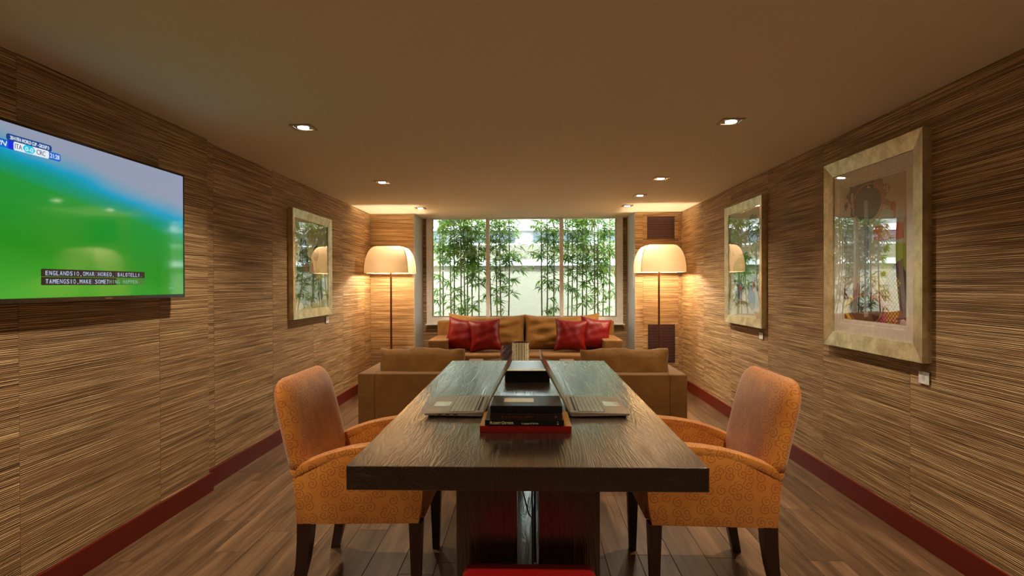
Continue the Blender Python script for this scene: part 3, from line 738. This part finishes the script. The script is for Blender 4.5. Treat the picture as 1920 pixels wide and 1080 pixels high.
def picture(label, side, xw, y0, y1, z0, z1, fw, amat, mat_w):
    """side=+1: hangs on the right wall facing -x; built facing -x in local axes, y along wall"""
    W, H = (y1-y0)/2, (z1-z0)/2
    t = thing('framed_picture', label, 'picture', (xw, (y0+y1)/2, (z0+z1)/2), 0 if side > 0 else PI, 'framed abstract prints on the side walls')
    D = .045
    def rail(p, q):   # mitred rail: outer edge p..q
        (ya, za), (yb, zb) = p, q; k = (W-fw)/W, (H-fw)/H
        ia, ib = (math.copysign(W-fw, ya), math.copysign(H-fw, za)), (math.copysign(W-fw, yb), math.copysign(H-fw, zb))
        m = MB(); V = []
        for xx, ins in ((0, 0), (-D, 0), (-D*.72, 1)):
            for (o_, i_) in ((p, ia), (q, ib)): V.append(m.bm.verts.new((xx, *(i_ if ins else o_))))
        for (i_) in (ia, ib): V.append(m.bm.verts.new((0, *i_)))
        # order: 0,1 outer back; 2,3 outer front; 4,5 inner front; 6,7 inner back
        for fc in ((0, 1, 3, 2), (2, 3, 5, 4), (4, 5, 7, 6), (6, 7, 1, 0), (0, 2, 4, 6), (1, 7, 5, 3)): m.bm.faces.new([V[i] for i in fc])
        m.build('frame_rail', M['silver'], t)
    c = [(-W, -H), (W, -H), (W, H), (-W, H)]
    for i in range(4): rail(c[i], c[(i+1) % 4])
    w, h = W-fw, H-fw
    MB().box(-.010, -.004, -w, w, -h, h).build('backing_board', M['mat'], t)
    aw, ah = (w-mat_w, h-mat_w) if mat_w else (w, h)
    m = MB(); uvl = m.bm.loops.layers.uv.new('UVMap')
    fc = m.bm.faces.new([m.bm.verts.new((-.0115, s*aw, q*ah)) for s, q in ((-1, -1), (1, -1), (1, 1), (-1, 1))])
    uvs = ((1, 0), (0, 0), (0, 1), (1, 1)) if side > 0 else ((1, 0), (0, 0), (0, 1), (1, 1))
    for l, u_ in zip(fc.loops, uvs): l[uvl].uv = u_
    me = bpy.data.meshes.new('print'); m.bm.to_mesh(me); m.bm.free(); me.materials.append(amat); link('print', me, t)
    if mat_w:
        for x0, ew in ((-.016, mat_w-.012), (-.021, mat_w-.028)):
            b = MB(); a_, b_ = w-ew, h-ew
            b.box(x0, x0+.004, -w, w, b_, h).box(x0, x0+.004, -w, w, -h, -b_).box(x0, x0+.004, -w, -a_, -b_, b_).box(x0, x0+.004, a_, w, -b_, b_)
            b.build('mount', M['mat'], t)
    m = MB(); n = 14; g = {}
    for j in range(n+1):
        for i in range(n+1):
            u, v_ = -1+2*i/n, -1+2*j/n; bow = .0032*(1-u*u)*(1-v_*v_)
            g[i, j] = m.bm.verts.new((-D*.62-bow, u*w, v_*h))
    for j in range(n):
        for i in range(n): m.bm.faces.new((g[i, j], g[i+1, j], g[i+1, j+1], g[i, j+1]))
    m.build('glazing', M['picglass'], t, True)
    return t
picture('large silver-framed abstract print nearest the camera on right wall', 1, XR, 2.775, 3.685, .89, 2.005, .085, A1, .085)
picture('silver-framed green and blue print further along right wall', 1, XR, 4.655, 5.53, .91, 1.98, .07, A2, 0)
picture('silver-framed print of dark shapes on left wall beyond television', -1, XL, 4.745, 5.70, .98, 1.92, .075, A3, 0)
def card(label, side, xw, y, z, w, h):
    t = thing('caption_card', label, 'card', (xw, y, z), 0 if side > 0 else PI, 'small caption cards under the pictures')
    MB().box(-.006, 0, -w/2, w/2, -h/2, h/2+.012).build('holder', M['acrylic'], t)
    MB().box(-.0085, -.0065, -w/2+.003, w/2-.003, -h/2+.002, h/2-.002).build('card', M['bright'], t)
    b = MB()
    for k, ww in enumerate((.7, .6, .25, .45, .3, .2)): b.box(-.0092, -.0085, -w*ww/2*.8, w*ww/2*.8, h*(.33-k*.11), h*(.33-k*.11)+.0012)
    b.build('printed_lines', M['ink'], t)
card('small white caption card under the large near picture', 1, XR, 2.82, .815, .078, .062)
card('small white caption card under the further right picture', 1, XR, 4.76, .843, .08, .055)
card('small clear caption card under the left wall picture', -1, XL, 5.66, .925, .085, .065)

# ------------------------------------------------------------------ television
tv = thing('television', 'wide flat television showing a green football pitch', 'television', (XN, 2.54, 1.542))
W, H = .585, .336
MB().box(.0, .035, -.25, .25, -.2, .2).build('wall_bracket', M['blackmat'], tv)
b = MB().box(.035, .070, -W, W, -H, H, .004); b.build('cabinet', M['black'], tv)
b = MB()
for y0, y1, z0, z1 in ((-W, W, H-.009, H), (-W, W, -H, -H+.018), (-W, -W+.009, -H+.018, H-.009), (W-.009, W, -H+.018, H-.009)): b.box(.070, .076, y0, y1, z0, z1, .001, 1)
b.build('bezel', M['black'], tv)
m = MB(); uvl = m.bm.loops.layers.uv.new('UVMap'); sy, sz0, sz1 = W-.009, -H+.018, H-.009
fc = m.bm.faces.new([m.bm.verts.new(p) for p in ((.0735, -sy, sz0), (.0735, sy, sz0), (.0735, sy, sz1), (.0735, -sy, sz1))])
for l, u_ in zip(fc.loops, ((0, 0), (1, 0), (1, 1), (0, 1))): l[uvl].uv = u_
me = bpy.data.meshes.new('screen'); m.bm.to_mesh(me); m.bm.free(); me.materials.append(m_screen()); scr = link('screen', me, tv)
E_ = lambda n, c, e=1.0: m_emit(n, c, e*TV_E)
WB, NV, BL, CY, BU, BK = E_('screen_white', srgb(222, 228, 236)), E_('screen_navy', srgb(10, 62, 128)), E_('screen_blue', srgb(10, 96, 196)), E_('screen_cyan', srgb(36, 190, 216)), E_('screen_deep_blue', srgb(6, 40, 214)), E_('screen_caption', srgb(46, 30, 22))
GT, DT, LT = E_('screen_grey_text', srgb(176, 190, 214)), E_('screen_dark_text', srgb(70, 82, 100)), E_('screen_faint_text', srgb(120, 170, 130))
RT = (PI/2, 0, PI/2)
def sb(name, y0, y1, z0, z1, mat, d, r=.006):
    return MB().prism([(y0+r, z0), (y1-r, z0), (y1, z0+r), (y1, z1-r), (y1-r, z1), (y0+r, z1), (y0, z1-r), (y0, z0+r)], 'x', .0737, .0737+d, 0).build(name, mat, tv)
L = -2.54
sb('scoreboard_header', 2.045+L, 2.245+L, .262, .287, NV, .0005); sb('scoreboard_channel', 1.966+L, 2.055+L, .232, .262, BL, .0006, .002)
sb('scoreboard_stripe', 2.052+L, 2.075+L, .231, .262, BU, .0007, .001); sb('scoreboard_plate', 2.073+L, 2.232+L, .232, .263, WB, .0007)
sb('scoreboard_middle', 2.113+L, 2.167+L, .234, .263, CY, .0009, .012); sb('scoreboard_clock', 2.230+L, 2.288+L, .232, .262, BL, .0007, .005)
text('2014 FIFA WORLD CUP - GROUP D', .02, WB, tv, (.0748, 2.060+L, .2675), RT, .172)
text('ESPN', .026, WB, tv, (.0748, 1.973+L, .238), RT, .074, shear=.2); text('ITA', .027, DT, tv, (.0752, 2.079+L, .238), RT, .030); text('CRC', .027, DT, tv, (.0752, 2.173+L, .238), RT, .040)
text('0-0', .024, WB, tv, (.0755, 2.123+L, .239), RT, .034); text('21:28', .025, WB, tv, (.0752, 2.236+L, .239), RT, .045)
sb('caption_box', 2.190+L, 2.795+L, -.234, -.204, BK, .0005, .001); sb('caption_box', 2.190+L, 2.60+L, -.268, -.236, BK, .0005, .001)
sb('caption_box', 2.598+L, 2.795+L, -.268, -.236, E_('screen_caption_faint', srgb(60, 118, 40)), .0005, .001)
def mono(st, y0, z, mat, x=.0746, pitch=.01725, h=.026):
    # fixed-pitch caption capitals, one mesh per line
    bmx = bmesh.new()
    for i, chx in enumerate(st):
        if chx == ' ': continue
        me = text_mesh(chx, h); xs = [v.co.x for v in me.vertices]; w = max(xs)-min(xs)
        k = min(1.0, .0135/w) if chx in 'MW' else (.0125/w if chx not in 'I.,' else 1); off = i*pitch+pitch/2-(max(xs)+min(xs))/2*k
        for v in me.vertices: v.co.x = v.co.x*k+off
        bmx.from_mesh(me)
    me = bpy.data.meshes.new('lettering'); bmx.to_mesh(me); bmx.free(); me.materials.append(mat)
    o = link('lettering', me, tv); o['kind'] = 'stuff'; o.location = (x, y0+L, z); o.rotation_euler = RT
mono('ENGLANDSIO,OMAR HOREO, BALOTELLI.', 2.208, -.229, GT); mono('FMRCHNGBIO UNAKC OBEC,IBALATELLO', 2.208, -.229, DT, .0744)
mono('TAMENGSIO,MAKE SOMET', 2.208, -.262, GT); mono('DIKGNHSED RMBKC', 2.208, -.262, DT, .0744)
mono('HING HAPPEN.', 2.208+20*.01725, -.262, LT, .0748)
text('ESPN', .017, LT, tv, (.0748, 2.985+L, -.291), RT, .045, shear=.2)
text('SAMSUNG', .009, M['chrome'], tv, (.0766, 2.525+L, -H+.006), RT, .045)

# ------------------------------------------------------------------ laptops
def make_laptop(label, x, y, flip):
    """local: user sits at -x; hinge at +x; y along width"""
    t = thing('laptop', label, 'laptop', (x, y, .7605), 0, 'open laptops facing the table sides')
    D, Wd = .226, .168
    if flip: t.rotation_euler = (0, 0, PI)
    b = MB(); b.prism([(-D/2, .0125), (-D/2+.004, .008), (D/2-.01, .003), (D/2, .006), (D/2, .021), (-D/2+.002, .0165)], 'y', -Wd, Wd, .0015, 1).build('base', M['alu'], t)
    def top(xx): return .0165+(xx+D/2)/D*.0045
    tilt = math.atan2(.0045, D)
    kb = MB(); ks = MB(); x0, x1, y0, y1 = -.018, .079, -.150, .150
    kb.quad((x0-.002, y0-.002, top(x0)+.0003), (x1+.002, y0-.002, top(x1)+.0003), (x1+.002, y1+.002, top(x1)+.0003), (x0-.002, y1+.002, top(x0)+.0003))
    kb.build('key_well', M['blackmat'], t)
    for r in range(6):
        xa = x0+(x1-x0)*r/6+.001; xb = x0+(x1-x0)*(r+1)/6-.001; n = 14
        c = 0
        while c < n:
            wid = 5 if (r == 0 and c == 4) else 1
            ya = y0+(y1-y0)*c/n+.0008; yb = y0+(y1-y0)*(c+wid)/n-.0008; c += wid
            ks.box(xa, xb, ya, yb, top(xa)+.0004, top(xa)+.0016)
    ks.build('keyboard', M['key'], t)['kind'] = 'stuff'
    MB().quad((-.098, -.045, top(-.098)+.0004), (-.032, -.045, top(-.032)+.0004), (-.032, .045, top(-.032)+.0004), (-.098, .045, top(-.098)+.0004)).build('touchpad', M['pad'], t)
    MB().box(.089, .097, -.135, .135, top(.093)-.001, top(.093)+.0005).build('speaker_slot', M['blackmat'], t)
    MB().tube([(D/2+.001, -.13, .016), (D/2+.001, .13, .016)], .006, 10).build('hinge', M['blackmat'], t, True, sharp=50)
    lid = MB().box(-.0035, .0025, -Wd, Wd, .004, .236, .0015, 1).build('lid', M['alu'], t); lid.location = (D/2+.002, 0, .015); lid.rotation_euler = (0, math.radians(28.2), 0)
    MB().quad((-.0040, -Wd+.004, .014), (-.0040, Wd-.004, .014), (-.0040, Wd-.004, .232), (-.0040, -Wd+.004, .232)).build('screen', M['black'], lid)
    for k in (-1, 1):
        for q in (-.09, .085): MB().box(q-.008, q+.008, k*.14-.02, k*.14+.02, 0, .0085).build('rubber_foot', M['rubber'], t)
    b = MB()
    for k in range(3): b.box(-.06+k*.03, -.045+k*.03, -Wd-.0006, -Wd+.001, .0095, .0135)
    b.build('ports', M['blackmat'], t)
    return t
make_laptop('open metallic laptop on the left half of the table', -.292, 2.368, False)
make_laptop('open metallic laptop on the right half of the table', .270, 2.372, True)

# ------------------------------------------------------------------ tray, books and box
tr = thing('tray', 'shallow red lacquered tray with ochre top under the books', 'tray', (-.014, 2.09, .7602))
MB().box(-.158, .158, -.11, .11, 0, .006, .001, 1).build('bottom', M['redlac'], tr)
for x0, x1, y0, y1 in ((-.158, .158, -.11, -.104), (-.158, .158, .104, .11), (-.158, -.152, -.104, .104), (.152, .158, -.104, .104)): MB().box(x0, x1, y0, y1, .006, .022).build('rim', M['redlac'], tr)
MB().box(-.152, .152, -.104, .104, .006, .0205).build('liner', M['ochre'], tr, label='ochre inner surface')
for x0, x1, y0, y1 in ((-.158, -.136, -.11, .11), (.136, .158, -.11, .11)): MB().box(x0, x1, y0, y1, .0221, .0228).build('ochre_band', M['ochre'], tr, label='ochre band along the side')
def book(label, x, y, z, w, d, h, mat, grp='dark books stacked on the tray'):
    t = thing('book', label, 'book', (x, y, z), 0, grp)
    MB().box(-w/2, w/2, -d/2, d/2, 0, .0025).box(-w/2, w/2, -d/2, d/2, h-.0025, h).box(-w/2, w/2, -d/2, -d/2+.0025, .0025, h-.0025).build('cover', mat, t)
    MB().box(-w/2+.004, w/2-.004, -d/2+.0025, d/2-.004, .0025, h-.0025).build('pages', M['paper'], t); return t
BR = plain('aubergine_cover', srgb(30, 12, 12), .4); BB = plain('black_cover', srgb(14, 11, 10), .35)
bk = book('thin black book with silver spine lettering, bottom of the stack', -.018, 2.075, .7834, .272, .19, .0195, BB)
zs = .0055; yy = -.0955
for s_, x_, sz, w_ in (('R', -.118, .0135, .0085), ('OBERT', -.1085, .0105, .029), ('D', -.0765, .0135, .0085), ('EYBER', -.067, .0105, .030), ('A Language All His Own', -.010, .0075, .058)):
    text(s_, sz, M['mut_silver'], bk, (x_, yy, zs), (PI/2, 0, 0), w_)
text('I F', .008, M['mut_silver'], bk, (.112, yy, .014), (PI/2, PI/2, 0), .011)
b2 = book('thick aubergine book between the black book and the box', -.012, 2.075, .8031, .247, .19, .0215, BR)
b = MB(); rn = random.Random(2); x = -.085
while x < .03: b.box(x, x+rn.uniform(.002, .005), -.0957, -.0948, .007, .007+rn.uniform(.003, .007)); x += rn.uniform(.006, .010)
for a in range(4): q = a*PI/4; b.tube([(.103-.005*math.cos(q), -.0953, .011-.005*math.sin(q)), (.103+.005*math.cos(q), -.0953, .011+.005*math.sin(q))], .0006, 4)
b.build('spine_ornament', M['darkred'], b2)
bx = thing('box', 'flat black box with silver label, top of the stack', 'box', (-.011, 2.082, .8247))
MB().box(-.1245, .1245, -.092, .092, 0, .0255, .0015, 1).build('body', BB, bx)
MB().box(-.080, .026, -.03, .038, .0256, .0262).build('label', M['label'], bx, label='brushed silver label')
b = MB(); b.tube([(.122, .03, .027), (.128, .06, .024), (.126, .085, .018)], .002, 6); b.build('ribbon', M['chrome'], bx)
cb = thing('lidded_box', 'glossy black wooden box in the middle of the table', 'box', (-.011, 3.18, .7602))
MB().box(-.117, .117, -.175, .175, 0, .046, .001, 1).build('body', M['black'], cb); MB().box(-.117, .117, -.175, .175, .0475, .058, .0015, 1).build('lid', M['black'], cb)
MB().box(-.112, .112, -.17, -.10, .0581, .0586).build('inlay', M['label'], cb, label='pale inlaid strip')
for s in (-1, 1): MB().tube([(s*.117, -.12+.0, .03), (s*.124, -.12, .034), (s*.130, -.12, .028), (s*.124, -.12, .018), (s*.117, -.12, .02)], .0015, 6).build('ring_handle', M['chrome'], cb)
